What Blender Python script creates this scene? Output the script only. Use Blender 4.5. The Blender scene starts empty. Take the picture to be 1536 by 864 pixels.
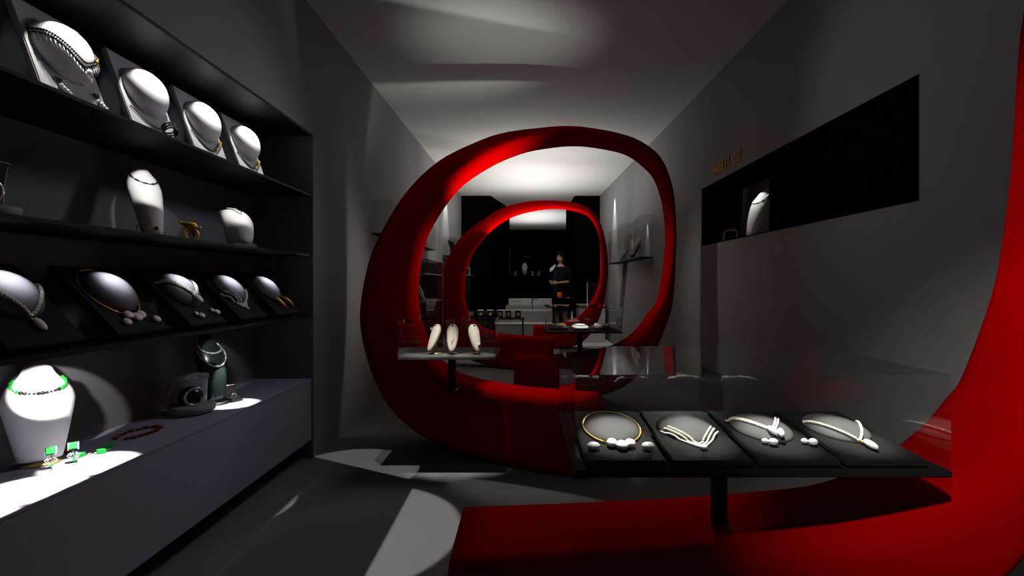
import bpy, bmesh, math, random
from mathutils import Vector, Matrix, Euler
random.seed(7)
scene = bpy.context.scene
COL = scene.collection
PI = math.pi
F = 800.0; VX = 786.0; VY = 425.0; EYE = 1.05

def P(px, py, Y):
    "measured photo point at depth Y -> world metres"
    return Vector(((px-VX)*Y/F, Y, EYE-(py-VY)*Y/F))

# ------------------------------------------------------------------ materials
MATS = {}
def mat(name, col, rough=.6, metal=0.0, spec=.3, noise=None, emis=None):
    if name in MATS: return MATS[name]
    m = bpy.data.materials.new(name); m.use_nodes = True
    nt = m.node_tree; b = nt.nodes['Principled BSDF']
    b.inputs['Base Color'].default_value = (*col, 1)
    b.inputs['Roughness'].default_value = rough
    b.inputs['Metallic'].default_value = metal
    b.inputs['Specular IOR Level'].default_value = spec
    if emis:
        b.inputs['Emission Color'].default_value = (*emis[:3], 1); b.inputs['Emission Strength'].default_value = emis[3]
    if noise:
        sc, amt = noise
        tc = nt.nodes.new('ShaderNodeTexCoord'); n = nt.nodes.new('ShaderNodeTexNoise')
        n.inputs['Scale'].default_value = sc; n.inputs['Detail'].default_value = 4
        r = nt.nodes.new('ShaderNodeMix'); r.data_type = 'RGBA'
        r.inputs[6].default_value = (*[c*(1-amt) for c in col], 1)
        r.inputs[7].default_value = (*[min(1, c*(1+amt)) for c in col], 1)
        nt.links.new(tc.outputs['Object'], n.inputs['Vector'])
        nt.links.new(n.outputs['Fac'], r.inputs[0])
        nt.links.new(r.outputs[2], b.inputs['Base Color'])
    MATS[name] = m
    return m

def glass_mat(name, tint=(.96, .97, .97), ior=1.5, rough=.02, boost=1.0):
    m = bpy.data.materials.new(name); m.use_nodes = True
    nt = m.node_tree; nt.nodes.clear()
    out = nt.nodes.new('ShaderNodeOutputMaterial'); mx = nt.nodes.new('ShaderNodeMixShader')
    tr = nt.nodes.new('ShaderNodeBsdfTransparent'); gl = nt.nodes.new('ShaderNodeBsdfGlossy')
    lw = nt.nodes.new('ShaderNodeLayerWeight'); lw.inputs['Blend'].default_value = .5
    pw = nt.nodes.new('ShaderNodeMath'); pw.operation = 'POWER'; pw.inputs[1].default_value = 4
    fr = nt.nodes.new('ShaderNodeMath'); fr.operation = 'MULTIPLY_ADD'; fr.inputs[1].default_value = .8; fr.inputs[2].default_value = .07
    mu = nt.nodes.new('ShaderNodeMath'); mu.operation = 'MULTIPLY'; mu.use_clamp = True
    mu.inputs[1].default_value = boost
    nt.links.new(lw.outputs['Facing'], pw.inputs[0]); nt.links.new(pw.outputs[0], fr.inputs[0])
    tr.inputs['Color'].default_value = (*tint, 1); gl.inputs['Roughness'].default_value = rough
    gl.inputs['Color'].default_value = (.9, .92, .92, 1)
    L = nt.links.new
    L(fr.outputs[0], mu.inputs[0]); L(mu.outputs[0], mx.inputs[0]); L(tr.outputs[0], mx.inputs[1]); L(gl.outputs[0], mx.inputs[2]); L(mx.outputs[0], out.inputs[0])
    MATS[name] = m
    return m

WALL  = mat('wall_paint', (.20, .20, .20), .75, spec=.15, noise=(3, .03))
NICHE = mat('recess_paint', (.17, .17, .178), .8, spec=.15, noise=(3, .03))
CEIL  = mat('ceiling_paint', (.52, .51, .49), .85, spec=.1, noise=(2, .02))
FLOOR = mat('floor_carpet', (.16, .16, .165), .9, spec=.05, noise=(160, .22))
RED   = mat('red_lacquer', (.30, .0, .0), .8, spec=.0, noise=(2, .03))
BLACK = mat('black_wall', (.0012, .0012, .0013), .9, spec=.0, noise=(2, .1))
SHELF = mat('black_shelf', (.012, .011, .011), .6, spec=.15, noise=(8, .1))
COUNT = mat('counter_grey', (.28, .28, .34), .7, spec=.1, noise=(60, .06))
WHITE = mat('white_leatherette', (.74, .74, .75), .55, spec=.2, noise=(20, .02))
BOARDW= mat('white_board', (.42, .42, .43), .6, spec=.2, noise=(20, .02))
BOARDB= mat('black_velvet', (.008, .0077, .009), .6, spec=.12, noise=(40, .1))
DOMEB = mat('dark_velvet_form', (.10, .097, .108), .6, spec=.15, noise=(40, .06))
TRAYB = mat('black_tray', (.016, .016, .016), .6, spec=.04, noise=(40, .1))
DOMET = mat('tray_form', (.09, .09, .088), .6, spec=.06, noise=(40, .06))  # on the necklace trays this paler tone stands in for lit black
TOPM  = mat('table_top', (.012, .012, .012), .6, spec=.03, noise=(20, .1))
POST  = mat('black_metal', (.006, .006, .006), .5, spec=.3, noise=(20, .1))
PEARL = mat('pearl', (.95, .91, .80), .25, spec=.6, noise=(60, .05))
SHELLM= mat('white_shell', (.95, .95, .95), .4, spec=.5, noise=(60, .04))
GOLD  = mat('gold', (.86, .62, .12), .3, metal=.75, spec=.6, noise=(40, .08))
BRASS = mat('brass', (.40, .29, .09), .38, metal=.6, noise=(40, .1))
SILVER= mat('silver', (.85, .86, .88), .22, metal=.85, noise=(40, .05))
JET   = mat('jet_beads', (.012, .012, .012), .25, spec=.5, noise=(40, .1))
TEAL  = mat('dark_teal_form', (.012, .021, .019), .26, spec=.6, noise=(20, .1))
IVORY = mat('ivory_form', (.85, .77, .62), .5, spec=.3, noise=(20, .05))
GREEN = mat('green_enamel', (.02, .42, .05), .7, spec=.08, noise=(60, .1))
RUBY  = mat('dark_red_stone', (.16, .006, .006), .4, spec=.4, noise=(60, .1))
PINK  = mat('pink_coral', (.85, .28, .30), .4, noise=(60, .1))
ORANGE= mat('orange_ceramic', (.75, .16, .01), .4, noise=(20, .05))
AMBER = mat('amber_gold', (.80, .42, .06), .3, metal=.5, noise=(40, .1))
GREY  = mat('grey_leatherette', (.27, .27, .30), .6, spec=.2, noise=(30, .05))
DESKW = mat('desk_white', (.62, .62, .60), .5, spec=.2, noise=(6, .03))
DESKG = mat('desk_grey', (.30, .30, .30), .5, spec=.2, noise=(6, .03))
SKIN  = mat('skin', (.72, .38, .25), .55, spec=.3, noise=(30, .05))
DRESS = mat('black_dress', (.008, .008, .011), .8, spec=.1, noise=(80, .2))
HAIR  = mat('dark_hair', (.006, .003, .002), .5, spec=.15, noise=(120, .3))
PLAINW= mat('plain_white', (.9, .9, .9), .7, noise=(60, .03))
LIPS  = mat('lips', (.40, .08, .07), .4, noise=(60, .05))
GLASS = glass_mat('clear_glass')
GLASSR= glass_mat('cabinet_glass', tint=(.80, .83, .82), ior=1.6, rough=.05, boost=.7)
GLASSC= glass_mat('case_glass', tint=(.90, .91, .91), rough=.03, boost=.25)

# ------------------------------------------------------------------ mesh builder
class MB:
    def __init__(s): s.v = []; s.f = []; s.sm = []
    def add(s, vs, fs, smooth=False, M=None):
        o = len(s.v)
        s.v += [tuple(M @ Vector(v)) if M else tuple(v) for v in vs]
        s.f += [tuple(i+o for i in f) for f in fs]; s.sm += [smooth]*len(fs)
        return s
    def box(s, x0, x1, y0, y1, z0, z1, M=None):
        vs = [(x, y, z) for z in (z0, z1) for y in (y0, y1) for x in (x0, x1)]
        return s.add(vs, [(0,2,3,1), (4,5,7,6), (0,1,5,4), (2,6,7,3), (0,4,6,2), (1,3,7,5)], False, M)
    def loft(s, rings, cap0=True, cap1=True, closed=False, smooth=True, M=None):
        n = len(rings[0]); vs = [p for r in rings for p in r]; fs = []
        m = len(rings); rng = m if closed else m-1
        for i in range(rng):
            a = i*n; b = ((i+1) % m)*n
            for j in range(n):
                k = (j+1) % n
                fs.append((a+j, a+k, b+k, b+j))
        s.add(vs, fs, smooth, M)
        o = len(s.v)-len(vs)
        if not closed:
            if cap0: s.f.append(tuple(o+j for j in reversed(range(n)))); s.sm.append(False)
            if cap1: s.f.append(tuple(o+(m-1)*n+j for j in range(n))); s.sm.append(False)
        return s
    def tube(s, path, r, n=8, closed=False, M=None, smooth=True):
        pts = [Vector(p) for p in path]; m = len(pts); rings = []
        rr = r if isinstance(r, (list, tuple)) else [r]*m
        prev = None
        for i, p in enumerate(pts):
            if closed: t = pts[(i+1) % m]-pts[i-1]
            else: t = pts[min(i+1, m-1)]-pts[max(i-1, 0)]
            t.normalize()
            if prev is None:
                a = Vector((0, 0, 1)) if abs(t.z) < .9 else Vector((1, 0, 0))
                u = t.cross(a).normalized()
            else:
                u = (prev - t*prev.dot(t)); u.normalize()
            prev = u; w = t.cross(u)
            rings.append([p+(u*math.cos(2*PI*j/n)+w*math.sin(2*PI*j/n))*rr[i] for j in range(n)])
        return s.loft(rings, closed=closed, smooth=smooth, M=M)
    def lathe(s, prof, n=16, M=None, smooth=True):
        rings = [[(r*math.cos(2*PI*j/n), r*math.sin(2*PI*j/n), z) for j in range(n)] for r, z in prof]
        return s.loft(rings, smooth=smooth, M=M)
    def ball(s, c, r, n=8, m=6, M=None, rot=None):
        if not isinstance(r, (list, tuple)): r = (r, r, r)
        R = Euler(rot).to_matrix() if rot else Matrix.Identity(3)
        vs = []; fs = []
        for i in range(1, m):
            a = PI*i/m
            for j in range(n):
                b = 2*PI*j/n
                vs.append(Vector(c)+R @ Vector((r[0]*math.sin(a)*math.cos(b), r[1]*math.sin(a)*math.sin(b), r[2]*math.cos(a))))
        t = len(vs); vs.append(Vector(c)+R @ Vector((0, 0, r[2]))); vs.append(Vector(c)+R @ Vector((0, 0, -r[2])))
        for i in range(m-2):
            for j in range(n):
                k = (j+1) % n
                fs.append((i*n+j, (i+1)*n+j, (i+1)*n+k, i*n+k))
        for j in range(n):
            k = (j+1) % n
            fs.append((t, j, k)); fs.append((t+1, (m-2)*n+k, (m-2)*n+j))
        return s.add(vs, fs, True, M)
    def build(s, name, m, parent=None, M=None, bevel=0):
        me = bpy.data.meshes.new(name); me.from_pydata([tuple(v) for v in s.v], [], s.f)
        me.polygons.foreach_set('use_smooth', s.sm); me.materials.append(m)
        bm = bmesh.new(); bm.from_mesh(me)
        if bevel:
            ed = [e for e in bm.edges if len(e.link_faces) == 2 and e.calc_face_angle(0) > .6]
            bmesh.ops.bevel(bm, geom=ed, offset=bevel, segments=2, affect='EDGES', clamp_overlap=True)
        bmesh.ops.recalc_face_normals(bm, faces=bm.faces); bm.to_mesh(me); bm.free(); me.update()
        o = bpy.data.objects.new(name, me); COL.objects.link(o)
        if parent: o.parent = parent
        if M: o.matrix_local = M
        return o

def tag(o, label=None, cat=None, group=None, kind=None):
    if label: o['label'] = label
    if cat: o['category'] = cat
    if group: o['group'] = group
    if kind: o['kind'] = kind
    return o
def thing(name, label, cat, M=None, group=None):
    o = bpy.data.objects.new(name, None); COL.objects.link(o); o.empty_display_size = .05
    if M: o.matrix_world = M
    return tag(o, label, cat, group)
def copy_tree(o, M, label, group=None):
    c = o.copy(); COL.objects.link(c); c.matrix_world = M; c['label'] = label
    if group: c['group'] = group
    for ch in o.children:
        d = ch.copy(); COL.objects.link(d); d.parent = c
        for g in ch.children:
            e = g.copy(); COL.objects.link(e); e.parent = d
    return c
def T(x, y, z, rz=0, s=1): return Matrix.Translation((x, y, z)) @ Matrix.Rotation(rz, 4, 'Z') @ Matrix.Scale(s, 4)
def struct(name, mb, m): return tag(mb.build(name, m), kind='structure')

# ------------------------------------------------------------------ room
XL, XR = -1.265, 1.534
def cz(y): return 2.643+.0163*y
YF, YB = -1.6, 19.2
def prism_yz(mb, x0, x1, poly):      # poly of (y,z), extruded along x
    n = len(poly)
    vs = [(x0, y, z) for y, z in poly]+[(x1, y, z) for y, z in poly]
    mb.add(vs, [tuple(range(n)), tuple(range(2*n-1, n-1, -1))]+[(i, (i+1) % n, n+(i+1) % n, n+i) for i in range(n)])
    return mb
struct('floor', MB().box(-2.2, 2.2, YF, YB, -.1, 0), FLOOR)
struct('ceiling', prism_yz(MB(), -2.2, 2.2, [(YF, cz(YF)), (YB, cz(YB)), (YB, cz(YB)+.1), (YF, cz(YF)+.1)]), CEIL)
# left wall with the tall display recess (y -0.4..3.21, z 0..1.944)
NX, NY0, NY1, NZ1 = -1.62, -.4, 3.21, 1.944
m = MB()
prism_yz(m, -1.72, XL, [(YF, 0), (NY0, 0), (NY0, cz(NY0)), (YF, cz(YF))])
prism_yz(m, -1.72, XL, [(NY1, 0), (YB, 0), (YB, cz(YB)), (NY1, cz(NY1))])
prism_yz(m, -1.72, XL, [(NY0, NZ1), (NY1, NZ1), (NY1, cz(NY1)), (NY0, cz(NY0))])
struct('wall_left', m, WALL)
m = MB(); m.box(-1.72, NX, NY0, NY1, 0, NZ1); m.box(NX, XL, NY1-.012, NY1-.002, 0, NZ1-.001)
struct('trim_1', m, NICHE)
struct('added_shade_sheet', MB().box(NX, XL-.002, NY0+.002, NY1-.013, NZ1-.012, NZ1-.001), SHELF)  # dark sheet added under the recess top to keep bounced light down
# right wall with recess (y 2.07..4.61, z 1.37..1.865)
RY0, RY1, RZ0, RZ1, RX = 2.07, 4.61, 1.371, 1.864, 1.867
m = MB()
prism_yz(m, XR, 1.95, [(YF, 0), (RY0, 0), (RY0, cz(RY0)), (YF, cz(YF))])
prism_yz(m, XR, 1.95, [(RY1, 0), (YB, 0), (YB, cz(YB)), (RY1, cz(RY1))])
prism_yz(m, XR, 1.95, [(RY0, 0), (RY1, 0), (RY1, RZ0), (RY0, RZ0)])
prism_yz(m, XR, 1.95, [(RY0, RZ1), (RY1, RZ1), (RY1, cz(RY1)), (RY0, cz(RY0))])
struct('wall_right', m, WALL)
m = MB(); m.box(RX, 1.95, RY0, RY1, RZ0, RZ1)
struct('trim_2', m, NICHE)
m = MB(); m.box(XR+.004, RX, RY1-.01, RY1, RZ0, RZ1); m.box(XR+.004, RX, RY0, RY1-.01, RZ1-.01, RZ1); m.box(XR+.004, RX, RY0, RY1-.01, RZ0, RZ0+.008)
struct('trim_3', m, BLACK)
struct('wall_back', MB().box(-2.2, 2.2, YB, YB+.1, 0, 3.1), CEIL)
# black blocks closing the far end left and right, and the lower partition between them
def prism_xy(mb, poly, z0, z1):
    n = len(poly)
    vs = [(x, y, z0) for x, y in poly]+[(x, y, z1(x, y) if callable(z1) else z1) for x, y in poly]
    mb.add(vs, [tuple(reversed(range(n))), tuple(range(n, 2*n))]+[(i, (i+1) % n, n+(i+1) % n, n+i) for i in range(n)])
    return mb
zc = lambda x, y: cz(y)-.001
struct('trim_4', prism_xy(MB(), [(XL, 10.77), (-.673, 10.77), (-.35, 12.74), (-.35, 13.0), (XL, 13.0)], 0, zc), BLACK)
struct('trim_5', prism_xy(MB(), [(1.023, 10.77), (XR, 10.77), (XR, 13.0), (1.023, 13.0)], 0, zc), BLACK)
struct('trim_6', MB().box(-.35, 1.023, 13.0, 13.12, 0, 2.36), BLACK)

# ------------------------------------------------------------------ red loops
def ring(name, label, corners):
    "corners: list of (OF, IF, IB, OB) world points; swept as a rounded section"
    n = len(corners); S = []
    sub = 4
    def cr(a, b, c, d, t): return .5*((2*b)+(c-a)*t+(2*a-5*b+4*c-d)*t*t+(3*b-a-3*c+d)*t**3)
    for i in range(n-1):
        for k in range(sub):
            t = k/sub
            S.append([cr(corners[max(i-1, 0)][q], corners[i][q], corners[i+1][q], corners[min(i+2, n-1)][q], t) for q in range(4)])
    S.append(corners[-1])
    N = len(S); rings = []
    for i, (OF, IF, IB, OB) in enumerate(S):
        th = ((OF-IF).length+(OB-IB).length)/2; dp = ((OF-OB).length+(IF-IB).length)/2
        e = min(1, min(i, N-1-i)/(N*.22)); k = .10+.36*e
        r = min(.12, k*min(th, dp)); rs, rt = r/th, r/dp
        pts = []
        for (cs, ct, a0) in ((rs, rt, 180), (1-rs, rt, 270), (1-rs, 1-rt, 0), (rs, 1-rt, 90)):
            for q in range(6):
                a = math.radians(a0+90*q/5)
                s_ = cs+rs*math.cos(a); t_ = ct+rt*math.sin(a)
                pts.append(OF*(1-s_)*(1-t_)+IF*s_*(1-t_)+IB*s_*t_+OB*(1-s_)*t_)
        rings.append(pts)
    m = MB().loft(rings, smooth=True)
    return tag(m.build(name, RED), label, 'sculpture', 'red loop benches')
def corner(OF, IB):
    return (OF, Vector((IB.x, OF.y, IB.z)), IB, Vector((OF.x, IB.y, OF.z)))
def st(l): return [corner(P(a, b, yf), P(c, d, yb)) for a, b, yf, c, d, yb in l]

B_ = [(882,721,2.838, 898,586,3.15), (791,709,2.958, 834,581,3.35), (723,696,3.1, 748,570,3.55), (672,680,3.2, 695,556,3.7),
 (622,657,3.27, 672,540,3.77), (581,620,3.32, 652,515,3.82), (554,572,3.36, 640,488,3.86), (537,515,3.4, 633,455,3.9),
 (533,464,3.42, 632,430,3.92), (545,397,3.45, 637,390,3.95), (564,350,3.48, 650,348,3.98), (601,289,3.53, 689,290,4.02),
 (649,241,3.58, 737,255,4.06), (706,211,3.64, 785,234,4.1), (757,194,3.7, 825,226,4.14), (838,185,3.8, 869,223,4.2),
 (892,189,3.88, 909,228,4.24), (943,201,3.97, 940,236,4.3), (974,216,4.03, 963,253,4.35), (994,235,4.1, 978,270,4.4),
 (1007,265,4.18, 988,295,4.47), (1014,302,4.26, 994,325,4.55), (1015,363,4.38, 997,370,4.66), (1011,452,4.4, 985,445,4.68),
 (1001,491,4.4, 970,468,4.7), (984,531,4.42, 950,494,4.76), (960,565,4.45, 928,510,4.8), (933,586,4.53, 905,519,4.88),
 (897,597,4.6, 868,525,4.95)]
CB = st(B_)
def wc(of, yf, ib, yb): return corner(Vector((of[0], yf, of[1])), Vector((ib[0], yb, ib[1])))
CB += [wc((.33, .0), 4.66, (.28, .393), 5.0), wc((-.088, .0), 4.68, (-.088, .388), 5.0)]
C_ = [(829,562,6.13, 829,504.5,6.45), (769,555,6.46, 799,503,6.75), (735,550,6.6, 763,500,6.9), (701,540,6.7, 733,493,7.0),
 (680,527,6.75, 718,483,7.05), (667,511,6.8, 708,473,7.1), (659,490,6.85, 702,460,7.1), (656,470,6.85, 699,447,7.12),
 (655,447,6.88, 698.5,432,7.15), (657,425,6.9, 700,412,7.15), (662,404,6.92, 704,400,7.18), (672,383,6.95, 711,381,7.2),
 (689,356,7.0, 727,359,7.23), (723,329,7.08, 748,339,7.3), (757,309,7.2, 775,325,7.4), (791,301,7.3, 808,317,7.5),
 (818,299,7.4, 838,315,7.65), (852,301,7.5, 865,319,7.75), (879,309,7.6, 884,328,7.85), (899,329,7.75, 895,348,8.0),
 (909,360,7.9, 900,374,8.15), (913,397,8.05, 900,405,8.3), (911,431,8.2, 896,430,8.45), (905,463,8.35, 887,450,8.6),
 (897,485,8.45, 875,466,8.7), (881,508,8.5, 862,477,8.75), (858,521,8.55, 840,484,8.8), (830,523.5,8.55, 818,486.5,8.83), (800,523.3,8.55, 800,487.6,8.85)]
CC = st(C_)
off = Vector((0, -3.37, 0))
CA = [tuple(p+off for p in c) for c in CB[:21]]
A_ = [((1.25,1.76),1.0,(1528,0),1.28), ((1.275,1.35),1.05,(1510,250),1.36), ((1.27,1.13),1.08,(1497,380),1.4), ((1.255,.95),1.08,(1475,450),1.4),
 ((1.2,.68),1.1,(1430,552),1.43), ((1.16,.56),1.12,(1402,585),1.45), ((1.1,.43),1.14,(1365,626),1.47), ((1.02,.3),1.17,(1310,668),1.5),
 ((.88,.12),1.2,(1215,711),1.53), ((.7,.03),1.23,(1110,727),1.58), ((.37,0),1.26,(960,741),1.62), ((-.22,0),1.3,(697,755),1.64)]
CA += [corner(Vector((a[0], yf, a[1])), P(b[0], b[1], yb)) for a, yf, b, yb in A_]
ring('red_loop_bench', 'nearest red loop sweeping up the right edge of the photo under the large glass table', CA)
ring('red_loop_bench', 'middle red loop in full view, carrying the small table of three ivory busts', CB)
ring('red_loop_bench', 'farthest and smallest red loop seen through the middle loop, ahead of the dark back room', CC)

# ------------------------------------------------------------------ glass display tables
def table(label, cx, yc, w, d, ztop, zb, h, pr=.018, tm=TOPM):
    t = thing('display_table', label, 'table', T(cx, yc, zb), 'glass topped display tables on the red benches')
    z = ztop-zb
    MB().box(-w/2, w/2, -d/2, d/2, z-.014, z).build('table_top', tm, t, bevel=.002)
    MB().lathe([(pr, 0), (pr, z-.014)], 16).build('post', POST, t)
    MB().lathe([(pr*1.8, -.004), (pr*1.8, .004), (pr*1.1, .008)], 20).build('foot', POST, t)
    g = MB()
    x, y = w/2-.002, d/2-.002
    z0, z1 = z+.0005, z+h
    q = lambda *v: g.add(v, [(0, 1, 2, 3)])
    q((-x,-y,z0), (x,-y,z0), (x,-y,z1), (-x,-y,z1)); q((-x,y,z0), (x,y,z0), (x,y,z1), (-x,y,z1))
    q((-x,-y,z0), (-x,y,z0), (-x,y,z1), (-x,-y,z1)); q((x,-y,z0), (x,y,z0), (x,y,z1), (x,-y,z1))
    q((-x,-y,z1), (x,-y,z1), (x,y,z1), (-x,y,z1))
    g.build('glass_cover', GLASS, t)
    return t
table('large glass covered display table holding four necklace trays, on the nearest red loop', .51, 1.395, .805, .52, .65, .41, .205, .021)
table('small glass covered display table with three ivory busts, left side of the middle red loop', -.42, 3.11, .53, .45, .65, .425, .20, .023, mat('grey_top', (.08, .08, .08), .6, spec=.05, noise=(20, .1)))
table('far glass covered display table with three oval trays, behind the middle red loop opening', .505, 4.82, .64, .72, .645, .39, .20, .024)

# ------------------------------------------------------------------ necklace boards
def dome(u, v, w, L, H=.055, low=.0):
    a, b, v0 = .40*w, .27*L, .60*L
    r = (u/a)**2+((v-v0)/b)**2
    return H*(1-r)**.55 if r < 1 else 0.0
def board_frame(o, U, V):
    U = Vector(U).normalized(); V = Vector(V).normalized(); N = U.cross(V)
    M = Matrix.Identity(4)
    for i, a in enumerate((U, V, N)):
        M[0][i], M[1][i], M[2][i] = a
    M.translation = Vector(o)
    return M
def make_board(label, M, w, L, th, mb_, md, group, H=.055, cat='display board'):
    t = thing('necklace_board', label, cat, M, group)
    MB().box(-w/2, w/2, 0, L, -th, 0).build('board', mb_, t, bevel=.003)
    # raised neck form
    m = MB(); n = 28; R = 9
    a, b, v0 = .40*w, .27*L, .60*L
    rings = []
    for i in range(R+1):
        ph = (i/R)*PI/2
        k = math.cos(ph); z = H*math.sin(ph)**1.0
        if i == R: k = .02
        rings.append([(a*k*math.cos(2*PI*j/n), v0+b*k*math.sin(2*PI*j/n)*(1.0 if math.sin(2*PI*j/n) > 0 else 1.12), z) for j in range(n)])
    m.loft(rings, cap0=True, cap1=True)
    m.build('neck_form', md, t)
    return t
def H_at(u, v, w, L, H=.055):
    a, b, v0 = .40*w, .27*L, .60*L
    bb = b if v > v0 else b*1.12
    r = (u/a)**2+((v-v0)/bb)**2
    return H*math.sqrt(1-r) if r < 1 else 0.0
def strand(w, L, ue, ve, vb, n=48, H=.055, r=.004, sharp=1.4):
    "points of a hanging V from (-ue,ve) down to (0,vb) and up to (ue,ve), lying on the form"
    pts = []
    for i in range(n+1):
        s = -1+2*i/n
        u = s*ue*w; v = (vb+(ve-vb)*abs(s)**sharp)*L
        pts.append(Vector((u, v, H_at(u, v, w, L, H)+r)))
    return pts
def even(pts, step):
    out = [pts[0]]; acc = 0
    for a, b in zip(pts, pts[1:]):
        d = (b-a).length
        if d == 0: continue
        pos = 0
        while acc+(d-pos) >= step:
            pos += step-acc; acc = 0; out.append(a+(b-a)*(pos/d))
        acc += d-pos
    return out
def beads(mb, pts, r, step=None, n=7, m=5):
    for p in even(pts, step or r*1.9): mb.ball(p, r, n, m)

BK = 1.0
def neck_single(label, M, w, L, H=.055, group=None):
    t = thing('necklace', label, 'necklace', M, group)
    r = .0042*w/.2
    m = MB(); beads(m, strand(w, L, .38, .66, .30, 60, H, r), r); m.build('pearl_strand', PEARL, t)
    z = H_at(0, .24*L, w, L, H)
    MB().tube([(0, .285*L, z+.006), (.004, .27*L, z+.006)], .004, 8).build('bail', GOLD, t)
    MB().ball((.008*w/.2, .21*L, z+.009), (.010*w/.2, .024*L/.32, .008), 12, 8).build('drop_pendant', SHELLM, t)
    return t
def neck_gold(label, M, w, L, H=.055):
    t = thing('necklace', label, 'necklace', M)
    pts = []
    for i in range(61):
        a = math.radians(-62+(304)*i/60)
        u = .40*w*math.cos(a); v = (.60+.33*math.sin(a)*(1.0 if math.sin(a) > 0 else 1.05))*L
        pts.append(Vector((u, v, H_at(u, v, w, L, H)+.004)))
    MB().tube(pts, .0026, 8).build('gold_collar', GOLD, t)
    k = w/.2
    for (u, v, s) in ((-.020, .235, 1), (.004, .195, 1.15), (.027, .225, 1)):
        MB().ball((u*k, v*L, .010), (.014*k*s, .016*s*L/.32, .009), 12, 8).build('shell', SHELLM, t)
    MB().tube([pts[0], (.02*k, .25*L, .008), (-.02*k, .25*L, .008), pts[-1]], .0022, 6).build('link_wire', GOLD, t)
    return t
def neck_triple(label, M, w, L, H=.055):
    t = thing('necklace', label, 'necklace', M)
    r = .0032*w/.2
    for q in range(3):
        m = MB(); beads(m, strand(w, L, .30+.05*q, .50+.0*q, .27-.035*q, 60, H, r, 1.25), r); m.build('pearl_strand', PEARL, t)
    MB().ball((0, .185*L, .006), (.008, .009, .006), 10, 8).build('clasp_stone', SHELLM, t)
    return t
def neck_double(label, M, w, L, H=.055):
    t = thing('necklace', label, 'necklace', M)
    r = .0034*w/.2; k = w/.2
    for q in range(2):
        m = MB(); beads(m, strand(w, L, .34+.045*q, .74, .42-.03*q, 60, H, r, 1.3), r); m.build('pearl_strand', PEARL, t)
    for (u, v, a) in ((-.006, .36, .1), (.012, .34, -.3)):
        z = H_at(u*k, v*L, w, L, H)
        MB().ball((u*k, v*L, z+.010), (.009*k, .022*L/.32, .008), 12, 8, rot=(0, 0, a)).build('shell_drop', SHELLM, t)
    return t
def earring_shell(label, M, u, v, k=1, double=True, group=None):
    t = thing('earring', label, 'earring', M, group)
    MB().ball((u, v, .009), (.012*k, .011*k, .008), 12, 8).build('shell_drop', SHELLM, t)
    if double: MB().ball((u-.016*k, v+.012*k, .007), (.009*k, .008*k, .006), 10, 8).build('shell_stud', SHELLM, t)
    return t

# --- shelf geometry in the left recess
SHX0 = NX; SHX1 = -1.272
def shelf(label, z, th):
    o = MB().box(SHX0, SHX1, NY0+.002, NY1-.016, z-th, z).build('wall_shelf', SHELF, bevel=.001)
    return tag(o, label, 'shelf', 'black shelves in the left recess')
shelf('thin black upper shelf in left wall recess carrying the white necklace boards', 1.581, .012)
shelf('thin black middle shelf in left wall recess carrying white busts and the gold ring', 1.222, .012)
shelf('thin black lower shelf in left wall recess carrying the sloping black necklace boards', .862, .014)
ct = thing('wall_counter', 'long grey counter filling the bottom of the left wall recess', 'counter', T(0, 0, .115))
MB().box(NX+.001, XL-.008, NY0+.002, NY1-.016, 0, .355).build('body', COUNT, ct, bevel=.001)
MB().box(NX+.001, XL-.006, NY0+.002, NY1-.016, .355, .366).build('worktop', COUNT, ct, bevel=.001)
CZ = .481

# --- upper shelf: five white boards, lean 21 deg
a = math.radians(20)
UPW, UPL = .245, .325
words = ['white necklace board cut by the left photo edge, only a sliver, upper shelf',
 'first full white board from the left on upper shelf, with black beads and gold bands',
 'second full white board from the left on upper shelf, with a plain bulging form',
 'third full white board from the left on upper shelf, form banded by a thin chain',
 'last and farthest white necklace board on the upper shelf']
UPM = []
for i in range(5):
    yc = 1.172+.3575*i+UPW/2
    M = board_frame((-1.371, yc, 1.583), (0, 1, 0), (-math.sin(a), 0, math.cos(a)))
    UPM.append(M)
    make_board(words[i], M, UPW, UPL, .02, BOARDW, WHITE, 'white necklace boards on the upper shelf', H=.075)
HU = .075
# jewellery on the upper boards
M = UPM[1]
t = thing('necklace', 'black and gold two row necklace with fringe on first full white board of upper shelf', 'necklace', M)
m = MB(); beads(m, strand(UPW, UPL, .41, .72, .42, 60, HU, .004, 1.6), .0036); m.build('bead_row', JET, t)
m = MB(); beads(m, strand(UPW, UPL, .42, .68, .385, 60, HU, .004, 1.6), .0036); m.build('bead_row', JET, t)
m = MB()
for p in even(strand(UPW, UPL, .40, .66, .37, 60, HU, .004, 1.6), .012): m.tube([p, p+Vector((0, -.03, 0))], .0014, 5)
m.build('fringe', SILVER, t)
m = MB(); S = strand(UPW, UPL, .43, .70, .40, 60, HU, .006, 1.6); m.tube(S[44:], .005, 8); S2 = strand(UPW, UPL, .44, .64, .37, 60, HU, .006, 1.6); m.tube(S2[46:], .005, 8); m.build('gold_band', GOLD, t)
m = MB()
for (u, v, s) in ((.015, .36, 1), (.035, .33, 1.4), (.05, .34, 1)): m.ball((u, v*UPL, H_at(u, v*UPL, UPW, UPL, HU)+.008), .010*s, 10, 7)
m.build('white_stones', SHELLM, t)
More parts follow.
